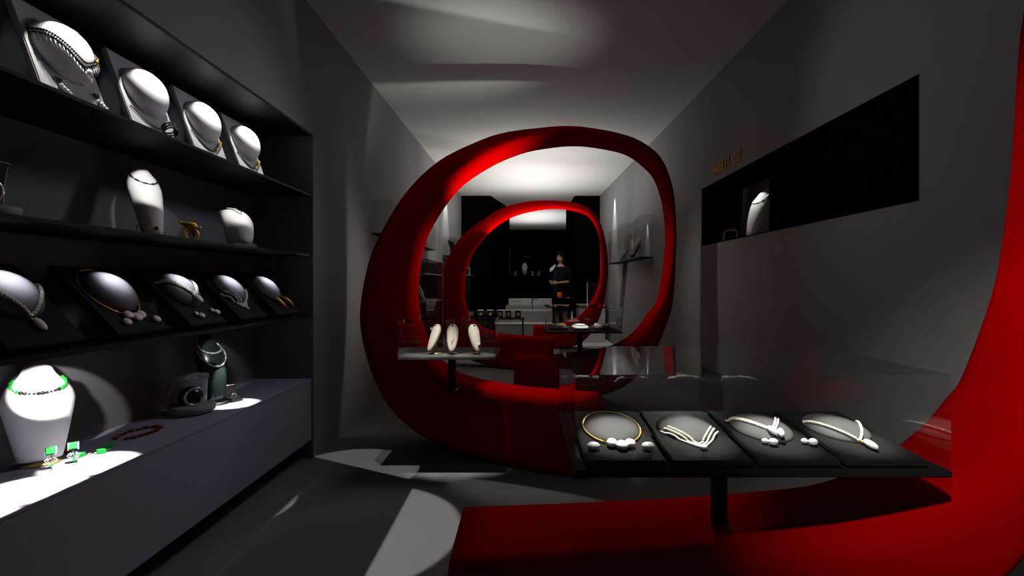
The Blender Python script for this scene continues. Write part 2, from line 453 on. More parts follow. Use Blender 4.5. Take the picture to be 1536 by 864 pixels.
for (u, w_) in ((-.055, 'black topped drop earring low on the left of first full white board, upper shelf'), (.085, 'black topped drop earring low on the right of first full white board, upper shelf')):
    e = thing('earring', w_, 'earring', M)
    MB().add([(u-.012, .085, .004), (u+.012, .085, .004), (u, .066, .004), (u-.012, .085, .009), (u+.012, .085, .009), (u, .066, .009)], [(0,1,2), (3,5,4), (0,3,4,1), (1,4,5,2), (2,5,3,0)]).build('black_stud', JET, e)
    q = MB()
    for k in range(4): q.ball((u+.008*k, .062-.006*k, .007), .006, 8, 6)
    q.build('stones', SHELLM, e)
M = UPM[2]
t = thing('necklace', 'thin dark chain hanging below the bulge of second full white board, upper shelf', 'necklace', M)
m = MB(); S = [Vector((-.105+.21*i/50, (.33-.16*math.sin(PI*i/50))*UPL, .004)) for i in range(51)]; beads(m, S, .0026); m.build('chain', JET, t)
t = thing('bracelet', 'dark banded bangle at the foot of second full white board, upper shelf', 'bracelet', M)
for q in range(3): MB().tube([Vector((.035+.035*math.cos(b), (.17-.03*q)*UPL+.012*math.sin(b), .03+.02*math.sin(b))) for b in [2*PI*i/20 for i in range(20)]], .004, 6, closed=True).build('band', JET, t)
M = UPM[3]
t = thing('necklace', 'thin beaded chain with a gold end on third full white board, upper shelf', 'necklace', M)
m = MB(); S = [Vector((-.105+.21*i/50, (.38-.20*math.sin(PI*i/50))*UPL, .004)) for i in range(51)]; beads(m, S[:34], .0028); m.build('chain', JET, t)
MB().tube([p+Vector((0, 0, .004)) for p in S[34:]], .005, 8).build('gold_end', GOLD, t)
M = UPM[4]
t = thing('necklace', 'gold tipped dark collar on the last white board of upper shelf', 'necklace', M)
m = MB(); S = [Vector((-.105+.21*i/50, (.36-.18*math.sin(PI*i/50))*UPL, .004)) for i in range(51)]; beads(m, S[:30], .003); m.build('chain', JET, t)
MB().tube([p+Vector((0, 0, .004)) for p in S[32:]], .0055, 8).build('gold_end', GOLD, t)

# --- lower shelf: five black boards at 45 deg
LW, LL = .245, .315
LOM = []
words = ['black sloping board at the left edge of the lower shelf, holding a single pearl strand',
 'black sloping board with the gold collar necklace, second from the left on lower shelf',
 'black sloping board with two pearl rows and shell drops, third on lower shelf',
 'black sloping board with the three row pearl necklace, fourth on lower shelf',
 'black sloping board with two amber drops, farthest on the lower shelf']
a = math.radians(45)
for i in range(5):
    yc = 1.328+.3665*i+LW/2
    M = board_frame((-1.284, yc, .866+.02), (0, 1, 0), (-math.sin(a), 0, math.cos(a)))
    LOM.append(M)
    make_board(words[i], M, LW, LL, .024, BOARDB, DOMEB, 'black necklace boards on the lower shelf', H=.05)
HL = .05
neck_single('single strand pearl necklace with white drop on leftmost black board, lower shelf', LOM[0], LW, LL, HL)
neck_gold('gold wire collar with white shells on second black board, lower shelf', LOM[1], LW, LL, HL)
earring_shell('white shell earring left of the gold collar shells, lower shelf', LOM[1], -.055, .045, 1.3, False)
earring_shell('white shell earring right of the gold collar shells, lower shelf', LOM[1], .085, .045, 1.3, False)
neck_double('two row pearl necklace with white shell drops on third black board, lower shelf', LOM[2], LW, LL, HL)
earring_shell('white shell drop earring on the left foot of third black board, lower shelf', LOM[2], -.02, .04, 1.2)
earring_shell('white shell drop earring on the right foot of third black board, lower shelf', LOM[2], .10, .05, 1.2)
neck_triple('three row pearl necklace on fourth black board, lower shelf', LOM[3], LW, LL, HL)
for u, w_ in ((-.015, 'amber spindle earring on the left of farthest black board, lower shelf'), (.085, 'amber spindle earring on the right of farthest black board, lower shelf')):
    e = thing('earring', w_, 'earring', LOM[4])
    MB().tube([(u-.012, .125, .010), (u, .09, .016), (u+.012, .055, .014), (u+.02, .03, .010)], [.003, .010, .009, .002], 10).build('amber_drop', AMBER, e)
    MB().ball((u-.013, .13, .010), .005, 8, 6).build('stud', GOLD, e)

# --- four trays on the big glass table
TW, TL = .176, .335
TM = []
words = ['black tray with the gold collar and white shells, leftmost in the large glass table',
 'black tray with the three row pearl necklace, second in the large glass table',
 'black tray with two pearl rows and shell drops, third in the large glass table',
 'black tray with single pearl strand and drop, rightmost in the large glass table']
for i in range(4):
    xc = .220+.1885*i
    s = .085
    M = board_frame((xc, 1.15, .667), (1, 0, 0), (0, math.cos(s), math.sin(s)))
    TM.append(M)
    make_board(words[i], M, TW, TL, .014, TRAYB, DOMET, 'black trays in the large glass table', H=.022)
HT = .022
neck_gold('gold wire collar with cluster of white shells on leftmost tray of the large glass table', TM[0], TW, TL, HT)
earring_shell('white shell earring left of the shell cluster in the large glass table', TM[0], -.062, .062, 1.25, False)
earring_shell('white shell earring right of the shell cluster in the large glass table', TM[0], .062, .062, 1.25, False)
neck_triple('three row pearl necklace on second tray of the large glass table', TM[1], TW, TL, HT)
neck_double('two row pearl necklace with white shell drops on third tray of the large glass table', TM[2], TW, TL, HT)
earring_shell('pair shell earring lying left below the two row pearls in the large glass table', TM[2], -.02, .085, .9)
earring_shell('pair shell earring lying right below the two row pearls in the large glass table', TM[2], .072, .085, .9)
neck_single('single pearl strand with drop pendant on rightmost tray of the large glass table', TM[3], TW, TL, HT)

# ------------------------------------------------------------------ busts
BUST = [(0, .15, .10), (.08, .165, .11), (.2, .185, .125), (.35, .21, .14), (.5, .235, .145), (.62, .25, .14), (.71, .235, .13), (.78, .205, .118), (.84, .165, .105), (.90, .125, .092), (.96, .10, .083)]
def bust_mesh(h, lean=.35, n=20, wk=1.0, z0=.05):
    rings = []
    for (z, rx, ry) in BUST:
        yo = lean*(z-.3)*h*(.6+.4*z)
        ring = []
        for j in range(n):
            b = 2*PI*j/n
            x = rx*wk*h*math.cos(b); y = ry*h*math.sin(b)
            zz = z0*h+z*h*(1-z0)
            if z > .93: zz += .05*h*math.sin(b)
            ring.append((x, yo+y, zz))
        rings.append(ring)
    return MB().loft(rings, smooth=True)
def bust(name, label, M, h, material, lean=.35, wk=1.0, group=None, stand=BRASS):
    t = thing(name, label, 'bust', M, group)
    bust_mesh(h, lean, wk=wk).build('torso', material, t)
    MB().lathe([(.17*h, 0), (.17*h, .012*h), (.14*h, .03*h), (.05*h, .045*h), (.05*h, .06*h)], 20, M=Matrix.Translation((0, -.08*h*lean*2, 0))).build('base', stand, t)
    return t
def bust_necklace(label, M, h, material, wk=1.0, lean=.35, drop=.17, n=60, r=.012, side=None):
    "short collar round the neck of a bust, local coords of the bust"
    t = thing('necklace', label, 'necklace', M)
    m = MB(); pts = []
    for i in range(n+1):
        b = math.radians(180+180*i/n)
        s = (math.sin(math.radians(180*i/n)))
        z = .86-drop*s
        # interpolate bust section
        for (z1, x1, y1), (z2, x2, y2) in zip(BUST, BUST[1:]):
            if z1 <= z <= z2:
                k = (z-z1)/(z2-z1); rx = x1+(x2-x1)*k; ry = y1+(y2-y1)*k; break
        yo = lean*(z-.3)*h*(.6+.4*z)
        pts.append(Vector((rx*wk*h*1.04*math.cos(b), yo+ry*h*1.06*math.sin(b), .05*h+z*h*.95)))
    E = even(pts, r*h*2.0); e = MB(); e2 = MB()
    for i, p in enumerate(E):
        (e if side and i < 6 else e2 if side and i > len(E)-7 else m).ball(p, r*h*(1.0+.25*math.sin(i*1.3)), 8, 6)
    m.build('beads', material, t)
    if side: e.build('side_beads', side, t); e2.build('side_beads', side, t)
    return t
fx = PI/2     # front of a bust (local -y) turned towards +x (the aisle)
def face(ang): return ang
# counter
Mb = T(-1.535, 1.69, CZ, fx-.65)
bust('necklace_bust', 'large white bust on brass foot at the left end of the grey counter', Mb, .305, WHITE, lean=.15, wk=1.22)
bust_necklace('dark scalloped collar with green side panels on the large white counter bust', Mb, .305, JET, side=GREEN, wk=1.22, lean=.15, drop=.14, r=.017)
Mb = T(-1.47, 2.53, CZ, fx-.45)
TH = .325
bust('necklace_bust', 'dark teal glossy bust standing on the grey counter near its far end', Mb, TH, TEAL, lean=.3, wk=.85, stand=POST)
bust_necklace('short silver necklace high on the dark teal counter bust', Mb, TH, SILVER, wk=.85, lean=.3, drop=.14, r=.013)
bust_necklace('long silver necklace with pale stones low on the dark teal counter bust', Mb, TH, SILVER, wk=.9, lean=.3, drop=.34, r=.012)
# middle shelf
Mb = T(-1.44, 2.05, 1.222, fx-.5)
bust('necklace_bust', 'tall narrow white bust leaning back on the middle shelf', Mb, .298, WHITE, lean=.42, wk=.78)
bust_necklace('thin black scalloped necklace on the tall white bust of the middle shelf', Mb, .298, JET, wk=.78, lean=.42, drop=.17, r=.010)

def clamshell(label, M, s, outer, inner, jewel, group=None):
    "curved hooded stand: base pad, arching back shell, dark lining and the piece held inside"
    t = thing('watch_stand', label, 'display stand', M, group)
    n = 20
    MB().lathe([(.40*s, 0), (.47*s, .06*s), (.5*s, .17*s), (.44*s, .2*s)], 28).build('base_pad', outer, t, bevel=0)
    rings = []
    for i in range(15):
        ph = math.radians(-6+ 118*i/14)
        c = Vector((0, .45*s*math.cos(ph), .22*s+.66*s*math.sin(ph)))
        wd = .42*s*math.cos(math.radians(58*i/14-4)); k = .045*s
        nrm = Vector((0, math.cos(ph), math.sin(ph)))
        ring = []
        for j in range(n):
            b = 2*PI*j/n
            bend = -.16*s*(math.cos(b))**2
            ring.append(c+Vector((wd*math.cos(b), bend, 0))+nrm*k*math.sin(b))
        rings.append(ring)
    MB().loft(rings, smooth=True).build('hood', outer, t)
    MB().ball((0, .06*s, .36*s), (.27*s, .22*s, .25*s), 16, 10).build('dark_cushion', inner, t)
    MB().tube([(.20*s*math.cos(b), -.17*s-.05*s*math.sin(b), .40*s+.2*s*math.sin(b)) for b in [2*PI*i/24 for i in range(24)]], .03*s, 8, closed=True).build('bracelet_ring', jewel, t)
    return t
clamshell('grey rounded hooded stand with dark cushion on counter, left of the teal bust', T(-1.46, 2.345, CZ, fx-.7), .19, GREY, JET, SILVER)
clamshell('grey hooded stand at the left edge of the photo on the middle shelf', T(-1.43, 1.40, 1.222, fx-.4), .17, GREY, JET, SILVER)
# wide low white bust over a dark cushion on a pad (middle shelf)
Mb = T(-1.41, 2.62, 1.222, fx-.6)
t = thing('necklace_bust', 'low white shoulder form curving over a dark cushion, right end of middle shelf', 'bust', Mb)
MB().box(-.055, .06, -.075, .055, 0, .022).build('base_pad', GREY, t, bevel=.004)
MB().ball((0, .012, .075), (.05, .045, .055), 16, 10).build('dark_cushion', JET, t)
rings = []
for i in range(13):
    ph = math.radians(-14+115*i/12)
    c = Vector((0, .035-.105*math.cos(ph), .055+.125*math.sin(ph)))
    wd = .075*(.62+.38*math.sin(PI*min(1, .15+i/12*.8)))
    nr = Vector((0, -math.cos(ph), math.sin(ph)))
    rings.append([c+Vector((wd*math.cos(2*PI*j/18), .045*(math.cos(2*PI*j/18))**2, 0))+nr*.012*math.sin(2*PI*j/18) for j in range(18)])
MB().loft(rings).build('shoulder_form', WHITE, t)
MB().tube([(-.02, .03, .18), (.02, .03, .18), (.02, .05, .195), (-.02, .05, .195)], .008, 8, closed=True).build('neck_rim', WHITE, t)
t = thing('necklace', 'fine dark chain lying on the low white shoulder form, middle shelf', 'necklace', Mb)
pts = []
for i in range(31):
    s = -1+2*i/30
    ph = math.radians(52+45*abs(s)**1.6)
    c = Vector((.03*s, .035-.105*math.cos(ph), .055+.125*math.sin(ph)))+Vector((0, -math.cos(ph), math.sin(ph)))*.013
    c.y += .045*(.03*s/.075)**2
    pts.append(c)
m = MB(); m.tube(pts, .0016, 6); m.build('chain', JET, t)
# gold ring, hoop and ruby ring on the middle shelf
Mb = T(-1.36, 2.18, 1.222, fx-.9)
t = thing('cuff_ring', 'chunky gold ring with a flared top standing on middle shelf between the white busts', 'ring', Mb)
MB().tube([(.022*math.cos(b), 0, .026+.024*math.sin(b)) for b in [2*PI*i/28 for i in range(28)]], .0075, 10, closed=True).build('band', GOLD, t)
MB().loft([[(.012*k*math.cos(2*PI*j/14)+dx, .010*k*math.sin(2*PI*j/14), z) for j in range(14)] for k, z, dx in ((1, .048, 0), (1.6, .058, -.003), (2.5, .068, -.010), (2.7, .075, -.016), (1.2, .077, -.018))]).build('flared_top', GOLD, t)
m = MB()
for k in range(7): m.ball((-.035+.011*k, -.006+.004*(k % 2), .074-.003*k), .006, 8, 6)
m.build('petals', GOLD, t)
t = thing('hoop_earring', 'dark gold hoop on the middle shelf at the foot of the tall white bust', 'earring', T(-1.345, 1.885, 1.222, .6))
MB().tube([(.018*math.cos(b), 0, .020+.018*math.sin(b)) for b in [2*PI*i/24 for i in range(24)]], .0022, 8, closed=True).build('hoop', BRASS, t)
MB().tube([(-.018, 0, .02), (-.022, 0, .05)], .0012, 6).build('hook', BRASS, t)
t = thing('stone_ring', 'small dark red stone ring on the middle shelf in front of the tall white bust', 'ring', T(-1.31, 1.90, 1.222, .8))
MB().tube([(.010*math.cos(b), 0, .011+.010*math.sin(b)) for b in [2*PI*i/20 for i in range(20)]], .0018, 8, closed=True).build('band', SILVER, t)
MB().ball((0, 0, .024), (.008, .007, .006), 10, 7).build('red_stone', RUBY, t)
MB().ball((.002, 0, .031), (.004, .004, .003), 8, 6).build('clear_stone', SHELLM, t)

# counter jewels: ring box, green earrings, bracelet, red necklace
t = thing('ring_box', 'small open black ring box standing in the pool of light at the counter far end', 'box', T(-1.40, 2.575, CZ, fx-.5))
MB().box(-.03, .03, -.026, .026, 0, .022).build('box_base', JET, t, bevel=.003)
lid = MB().box(-.03, .03, -.005, .008, 0, .052, M=Matrix.Translation((0, .026, .022)) @ Matrix.Rotation(-.22, 4, 'X')).build('lid', JET, t, bevel=.003)
MB().box(-.029, .029, -.006, .009, .0525, .054, M=Matrix.Translation((0, .026, .022)) @ Matrix.Rotation(-.22, 4, 'X')).build('lid_rim', SHELLM, lid)
MB().tube([(.011*math.cos(b), 0, .026+.011*math.sin(b)) for b in [2*PI*i/20 for i in range(20)]], .002, 8, closed=True).build('ring', SILVER, t)

def flat_square(mb, x, y, z, s, th, rot=0):
    return mb.box(-s, s, -s, s, z, z+th, M=Matrix.Translation((x, y, 0)) @ Matrix.Rotation(rot, 4, 'Z'))
for k, (x, y, w_) in enumerate(((-1.455, 1.640, 'green square earring with silver open diamond drop, the nearer one on counter'), (-1.428, 1.690, 'green square earring with silver open diamond drop, the farther one on counter'))):
    e = thing('earring', w_, 'earring', T(x, y, CZ+.032, .70) @ Matrix.Rotation(.75, 4, 'X'))
    gs = flat_square(MB(), 0, .018, .012, .0115, .003).build('green_square', GREEN, e)
    flat_square(MB(), 0, .018, .010, .0135, .002).build('silver_setting', SILVER, gs)
    m = MB()
    for s in (.017, .009):
        m.tube([(s*math.cos(b)*.9, -.012+s*math.sin(b), .004) for b in [PI/2*i for i in range(4)]], .0018, 6, closed=True, smooth=False)
    m.build('open_diamond', SILVER, e)
    flat_square(MB(), .002, -.028, .002, .004, .003, .7).build('green_tip', GREEN, e)
    MB().tube([(0, .018, .010), (0, -.012, -.032)], .0011, 6).build('post', SILVER, e)
t = thing('bracelet', 'bracelet of green squares and silver links lying along the counter front', 'bracelet', T(-1.43, 1.79, CZ, PI/2-.25))
m = MB()
pts = [(-.07+.14*i/12, .016*math.sin(i*.7)) for i in range(13)]
for i, (x, y) in enumerate(pts):
    if i % 4 == 2: flat_square(MB(), x, y, .001, .011, .012, .2*i).build('green_square', GREEN, t)
    else: m.tube([(x+.005*math.cos(b), y+.005*math.sin(b), .004) for b in [2*PI*k/10 for k in range(10)]], .0015, 6, closed=True)
m.build('links', SILVER, t)
t = thing('necklace', 'necklace of small dark red squares spread in the shaded middle of the counter', 'necklace', T(-1.46, 2.02, CZ, PI/2-.15))
m = MB(); l = MB()
for i in range(18):
    b = math.radians(-150+300*i/17)
    x, y = .085*math.cos(b), .045*math.sin(b)
    flat_square(m, x+random.uniform(-.004, .004), y+random.uniform(-.004, .004), .001, .0085 if i % 2 else .006, .007, i*.4)
m.build('red_squares', RUBY, t)
l.tube([(.085*math.cos(math.radians(-150+300*i/40)), .045*math.sin(math.radians(-150+300*i/40)), .0025) for i in range(41)], .0012, 6); l.build('chain', BRASS, t)
t = thing('earring', 'small dark red cluster earring beside the green bracelet on the counter', 'earring', T(-1.53, 1.78, CZ, .3))
m = MB(); m.ball((0, 0, .008), .008, 10, 6); m.ball((.016, .004, .006), .006, 8, 6); m.build('red_stones', RUBY, t)
MB().tube([(-.02, 0, .004), (.02, .004, .004)], .0015, 6).build('pin', BRASS, t)

# ------------------------------------------------------------------ ivory tusk busts on the small table
def tusk(label, M, h, extra):
    t = thing('ivory_bust', label, 'bust', M, 'ivory busts on the small glass table')
    R = [(.0, .05, .04), (.06, .10, .07), (.2, .15, .10), (.4, .185, .125), (.6, .20, .135), (.78, .20, .13), (.9, .16, .11), (.97, .105, .085), (1.0, .09, .075)]
    rings = []
    for z, rx, ry in R:
        yo = -.30*h*(1-z)**1.6+.06*h*z
        rings.append([(rx*h*math.cos(2*PI*j/18), yo+ry*h*math.sin(2*PI*j/18), h*(.12+.88*z)) for j in range(18)])
    MB().loft(rings).build('torso', IVORY, t)
    MB().ball((0, .06*h-.06*h, h*.92), (.07*h, .05*h, .08*h), 12, 8).build('dark_neck_mark', JET, t)
    MB().lathe([(.2*h, 0), (.2*h, .02*h), (.06*h, .05*h)], 18).build('base', BRASS, t)
    MB().tube([(0, 0, .03*h), (0, .02*h, .35*h), (0, .0, .6*h)], .03*h, 8).build('rod', BRASS, t)
    return t
Mt = [T(-.500, 3.03, .6505, -.75), T(-.405, 3.03, .6505, 0.0), T(-.285, 3.03, .6505, .55)]
tusk('ivory bust turned left, leftmost of three on the small glass table', Mt[0], .165, None)
tusk('ivory bust facing forward with pink pendant, middle of three on the small glass table', Mt[1], .165, None)
tusk('ivory bust turned right with silver tip, rightmost of three on the small glass table', Mt[2], .165, None)
t = thing('pendant', 'pink coral pendant hanging on the middle ivory bust', 'pendant', Mt[1])
MB().tube([(-.012, -.020, .10), (-.004, -.035, .075), (0, -.044, .055), (.006, -.036, .078), (.011, -.021, .105)], .0045, 8).build('coral_loop', PINK, t)
t = thing('brooch', 'silver brooch near the tip of the rightmost ivory bust', 'brooch', Mt[2])
MB().ball((.006, -.055, .050), (.009, .006, .014), 10, 8).build('silver_plate', SILVER, t)
MB().ball((.006, -.060, .046), (.005, .004, .007), 8, 6).build('dark_stone', JET, t)
t = thing('brooch', 'small dark flower brooch beside the leftmost ivory bust neck', 'brooch', Mt[0])
m = MB()
for k in range(5): m.ball((-.022+.006*math.cos(1.26*k), -.016, .140+.006*math.sin(1.26*k)), .004, 8, 5)
m.build('petals', SILVER, t)

# ------------------------------------------------------------------ oval trays on the far table
for i, (xc, md, w_, jl, jm) in enumerate(((.315, DOMET, 'oval black tray with grey cushion, leftmost on the far glass table', 'gold and pale chain around the grey cushion of the leftmost oval tray', GOLD),
      (.505, WHITE, 'oval black tray with bright white cushion, middle of the far glass table', 'fine dark chain on the white cushion of the middle oval tray', JET),
      (.695, DOMET, 'oval black tray with pale cushion ring, rightmost on the far glass table', 'pale beaded collar around the rightmost oval tray', PEARL))):
    M = T(xc, 4.80, .6455)
    t = thing('oval_tray', w_, 'tray', M, 'oval trays on the far glass table')
    n = 28
    sup = lambda a, b, z: [(a*math.copysign(abs(math.cos(2*PI*j/n))**.7, math.cos(2*PI*j/n)), b*math.copysign(abs(math.sin(2*PI*j/n))**.7, math.sin(2*PI*j/n)), z) for j in range(n)]
    MB().loft([sup(.09, .20, 0), sup(.092, .21, .008), sup(.088, .205, .014), sup(.075, .19, .010)]).build('rim', TRAYB, t)
    MB().loft([sup(.072, .17, .008), sup(.068, .16, .02), sup(.05, .12, .032), sup(.02, .05, .036)]).build('cushion', md, t)
    q = thing('necklace', jl, 'necklace', M)
    m = MB(); beads(m, [Vector((.055*math.cos(b), .125*math.sin(b), .034)) for b in [2*PI*k/60 for k in range(61)]], .0045, n=6, m=5); m.build('bead_loop', jm, q)

# ------------------------------------------------------------------ right wall recess
t = thing('black_panel', 'large blank black panel closing the near end of the right wall recess', 'panel', T(XR, 2.705, RZ0))
MB().box(.006, .03, -.632, .632, .002, RZ1-RZ0-.002).build('panel_face', BLACK, t)
MB().box(.006, .31, .634, .642, .004, RZ1-RZ0-.004).build('end_panel', BLACK, t)
Mb = T(1.675, 3.86, RZ0+.008, -fx+.35)
bust('necklace_bust', 'white bust leaning in the dark recess of the right wall', Mb, .365, WHITE, lean=.42, wk=.80)
bust_necklace('silver scalloped collar on the white bust in the right wall recess', Mb, .365, SILVER, wk=.8, lean=.42, drop=.2, r=.011)
t = thing('bracelet_stand', 'small silver loop stand beside the white bust in the right wall recess', 'stand', T(1.62, 4.18, RZ0+.008, -.5))
MB().tube([(-.05, 0, .012), (-.045, 0, .075), (-.03, 0, .088), (.03, 0, .088), (.045, 0, .075), (.05, 0, .012)], .009, 8).build('loop', GREY, t)
MB().box(-.065, .065, -.03, .03, 0, .01).build('foot', SILVER, t, bevel=.003)
t = thing('watch_stand', 'dim hooded display behind the white bust in right wall recess', 'display stand', T(1.75, 3.52, RZ0+.008, -fx))
MB().tube([(.05*math.cos(b), 0, .055+.05*math.sin(b)) for b in [2*PI*i/24 for i in range(24)]], .008, 8, closed=True).build('bangle', GREY, t)
MB().box(-.05, .05, -.03, .03, 0, .012).build('foot', GREY, t, bevel=.003)

# lettering above the recess, reading from the far end towards the camera
GLY = {  # polylines in a 0..1 box
 'M': [[(0,0),(.0,1)], [(0,1),(.5,.25)], [(.5,.25),(1,1)], [(1,1),(1,0)]],
 'O': [[(.5+.48*math.cos(2*PI*i/16), .5+.5*math.sin(2*PI*i/16)) for i in range(17)]],
 'R': [[(.1,0),(.1,1)], [(.1,1),(.6,1),(.85,.87),(.85,.65),(.6,.5),(.1,.5)], [(.5,.5),(.95,0)]],
 'E': [[(.1,0),(.1,1)], [(.1,1),(.85,1)], [(.1,.52),(.65,.52)], [(.1,0),(.88,0)]],
 'L': [[(.1,0),(.1,1)], [(.1,0),(.85,0)]],
 'A': [[(0,0),(.5,1)], [(.5,1),(1,0)], [(.2,.36),(.8,.36)]],
 'T': [[(.5,0),(.5,1)], [(0,1),(1,1)]]}
SER = {'M': [(0,0),(1,0),(0,1),(1,1)], 'R': [(.1,0),(.1,1),(.95,0)], 'E': [(.1,0),(.1,1)], 'L': [(.1,0),(.1,1)], 'A': [(0,0),(1,0)], 'T': [(.5,0)], 'O': []}
def sign(label, word, M, hgt, wid, adv, thick, m):
    t = thing('wall_sign', label, 'sign', M)
    x = 0
    for ch in word:
        g = MB(); w = wid*(1.25 if ch in 'MO' else 1.0)
        for k, pl in enumerate(GLY[ch]):
            th = thick*(1.5 if k in (0, 3) and ch != 'A' or (ch == 'A' and k == 1) else 1.0)
            g.tube([(px*w, py*hgt, 0) for px, py in pl], th, 6, smooth=False)
        for sx, sy in SER[ch]: g.box(sx*w-.012*hgt/.075, sx*w+.012*hgt/.075, sy*hgt-.0035, sy*hgt+.0035, -.003, .003)
        o = g.build('letter', m, t, M=Matrix.Translation((x, 0, 0))); x += w*adv
    return t
GOLDL = mat('gold_letters', (.62, .34, .05), .5, metal=.1, noise=(40, .1))
# x axis of the word runs towards -Y (towards the camera), up is Z, normal faces -X
M = Matrix(((0, 0, -1, XR-.004), (-1, 0, 0, 4.30), (0, 1, 0, 1.925), (0, 0, 0, 1)))
sign('gold serif lettering MORELLATO on the right wall above the dark recess', 'MORELLATO', M, .075, .043, 1.30, .0042, GOLDL)

# ------------------------------------------------------------------ wall cases
def wall_case(name, label, x0, x1, y0, y1, z0, z1, glass=GLASSC):
    xm, ym = (x0+x1)/2, (y0+y1)/2
    t = thing(name, label, 'display case', T(xm, ym, z0), 'glass wall cases')
    w, d, h = abs(x1-x0)/2-.002, (y1-y0)/2, z1-z0
    MB().box(-w, w, -d, d, 0, .012).build('case_floor', SHELF, t)
    g = MB(); q = lambda *v: g.add(v, [(0, 1, 2, 3)])
    s = -1 if xm > 0 else 1          # side facing the room
    q((s*w, -d, .013), (s*w, d, .013), (s*w, d, h), (s*w, -d, h)); q((-w, -d, .013), (w, -d, .013), (w, -d, h), (-w, -d, h))
    q((-w, d, .013), (w, d, .013), (w, d, h), (-w, d, h)); q((-w, -d, h), (w, -d, h), (w, d, h), (-w, d, h))
    g.build('glass_cover', glass, t)
    return t
wall_case('wall_case', 'glass wall case on the right wall seen through the middle red loop', 1.357, XR-.001, 6.33, 8.58, 1.355, 1.865)
wall_case('wall_case', 'nearest glass wall case on the left wall, half hidden by the middle red loop', XL+.001, -1.09, 4.42, 6.6, 1.455, 1.745)
wall_case('wall_case', 'farther glass wall case on the left wall between the two red loops', XL+.001, -1.09, 8.3, 9.7, 1.475, 1.77)
# contents of the right case
def easel_form(label, M, h, material, wk):
    t = thing('leaning_form', label, 'bust', M)
    R = [(0, .10, .06), (.15, .17, .08), (.5, .2, .09), (.8, .17, .08), (.93, .10, .06), (1, .08, .05)]
    MB().loft([[(rx*wk*h*math.cos(2*PI*j/16), .62*h*z+ry*h*math.sin(2*PI*j/16)-.2*h, h*(.06+.9*z)) for j in range(16)] for z, rx, ry in R]).build('form', material, t)
    for s in (-1, 1): MB().tube([(s*.06*h, .28*h, .55*h), (s*.11*h, .40*h, 0)], .018*h, 6).build('easel_leg', BRASS, t)
    MB().tube([(0, .1*h, .3*h), (0, -.02*h, .0)], .018*h, 6).build('easel_leg', BRASS, t)
    return t
easel_form('dark teal form leaning on a brass easel in the right wall case', T(1.455, 7.0, 1.367, -PI/2+.75), .33, TEAL, .75)
easel_form('small dark bracelet pad on a brass easel at the far end of right wall case', T(1.44, 7.75, 1.367, -PI/2+.6), .19, JET, .95)
t = thing('wall_medallion', 'tiny dark gold emblem on the wall in the right wall case', 'emblem', T(1.525, 7.62, 1.74))
MB().ball((0, 0, 0), (.006, .05, .035), 10, 6).build('disc', BRASS, t)
MB().tube([(-.006, -.05, -.07), (-.006, .05, -.07)], .005, 6).build('bar', BRASS, t)
# contents of the far left case: black bust
t = thing('necklace_bust', 'black bust leaning in the far left wall case', 'bust', T(-1.15, 8.75, 1.487, .6))
MB().tube([(0, .03, .0), (.0, .02, .12), (-.06, -.02, .23), (-.10, -.04, .27)], [.04, .05, .05, .03], 12).build('torso', JET, t)
MB().lathe([(.05, 0), (.05, .01), (.02, .02)], 14).build('base', JET, t)

# tall glass showcase with shelves on the left wall ahead of the far loop
t = thing('tall_showcase', 'tall grey showcase with glass front and glass shelves on left wall behind the middle loop', 'showcase', T(-1.1, 5.75, 0))
MB().box(-.163, .145, .53, .55, 0, 1.29).build('end_panel', WALL, t)
MB().box(-.163, -.150, -.55, .53, 0, 1.29).build('back_panel', WALL, t)
MB().box(-.150, .145, -.55, .53, 0, .05).build('plinth', DESKG, t)
for z in (.86, 1.15): MB().box(-.149, .138, -.545, .525, z-.006, z).build('shelf', DESKG, t)
g = MB(); g.add([(.147, -.55, .05), (.147, .53, .05), (.147, .53, 1.29), (.147, -.55, 1.29)], [(0,1,2,3)]); g.add([(-.15, -.55, .05), (.147, -.55, .05), (.147, -.55, 1.29), (-.15, -.55, 1.29)], [(0,1,2,3)])
g.add([(-.15, -.55, 1.29), (.147, -.55, 1.29), (.147, .53, 1.29), (-.15, .53, 1.29)], [(0,1,2,3)])
g.build('glass_front', GLASSR, t)
t = thing('necklace_stand', 'silver slanted stand on the lower glass shelf of the tall left showcase', 'stand', T(-1.03, 5.42, .86, .4))
MB().tube([(-.05, 0, .17), (-.02, 0, .10), (.02, 0, .02)], [.018, .022, .010], 10).build('slanted_arm', SHELLM, t)
MB().box(-.03, .09, -.03, .03, 0, .008).build('foot', SILVER, t)
MB().tube([(.0, 0, .008), (-.03, .01, .12)], .004, 6).build('strut', SILVER, t)
t = thing('side_cabinet', 'narrow pinkish grey glass cabinet at the far end of the left wall', 'cabinet', T(-1.09, 10.2, 0))
MB().box(-.17, .10, -.3, .3, 0, .5).build('cabinet_base', DESKG, t)
MB().box(-.17, -.155, -.3, .3, .5, 1.62).build('back_panel', WALL, t)
MB().box(-.155, .10, -.3, .3, 1.2, 1.206).build('shelf', DESKG, t)
g = MB(); g.add([(.10, -.3, .5), (.10, .3, .5), (.10, .3, 1.62), (.10, -.3, 1.62)], [(0,1,2,3)]); g.add([(-.155, -.3, .5), (.10, -.3, .5), (.10, -.3, 1.62), (-.155, -.3, 1.62)], [(0,1,2,3)])
g.build('glass_front', GLASSR, t)
t = thing('necklace_stand', 'tiny silver stand in the narrow cabinet at far end of the left wall', 'stand', T(-1.03, 10.0, 1.206))
MB().tube([(0, 0, 0), (.01, 0, .1), (-.02, 0, .16)], .012, 8).build('arm', SILVER, t); MB().box(-.05, .05, -.03, .03, 0, .008).build('foot', SILVER, t)

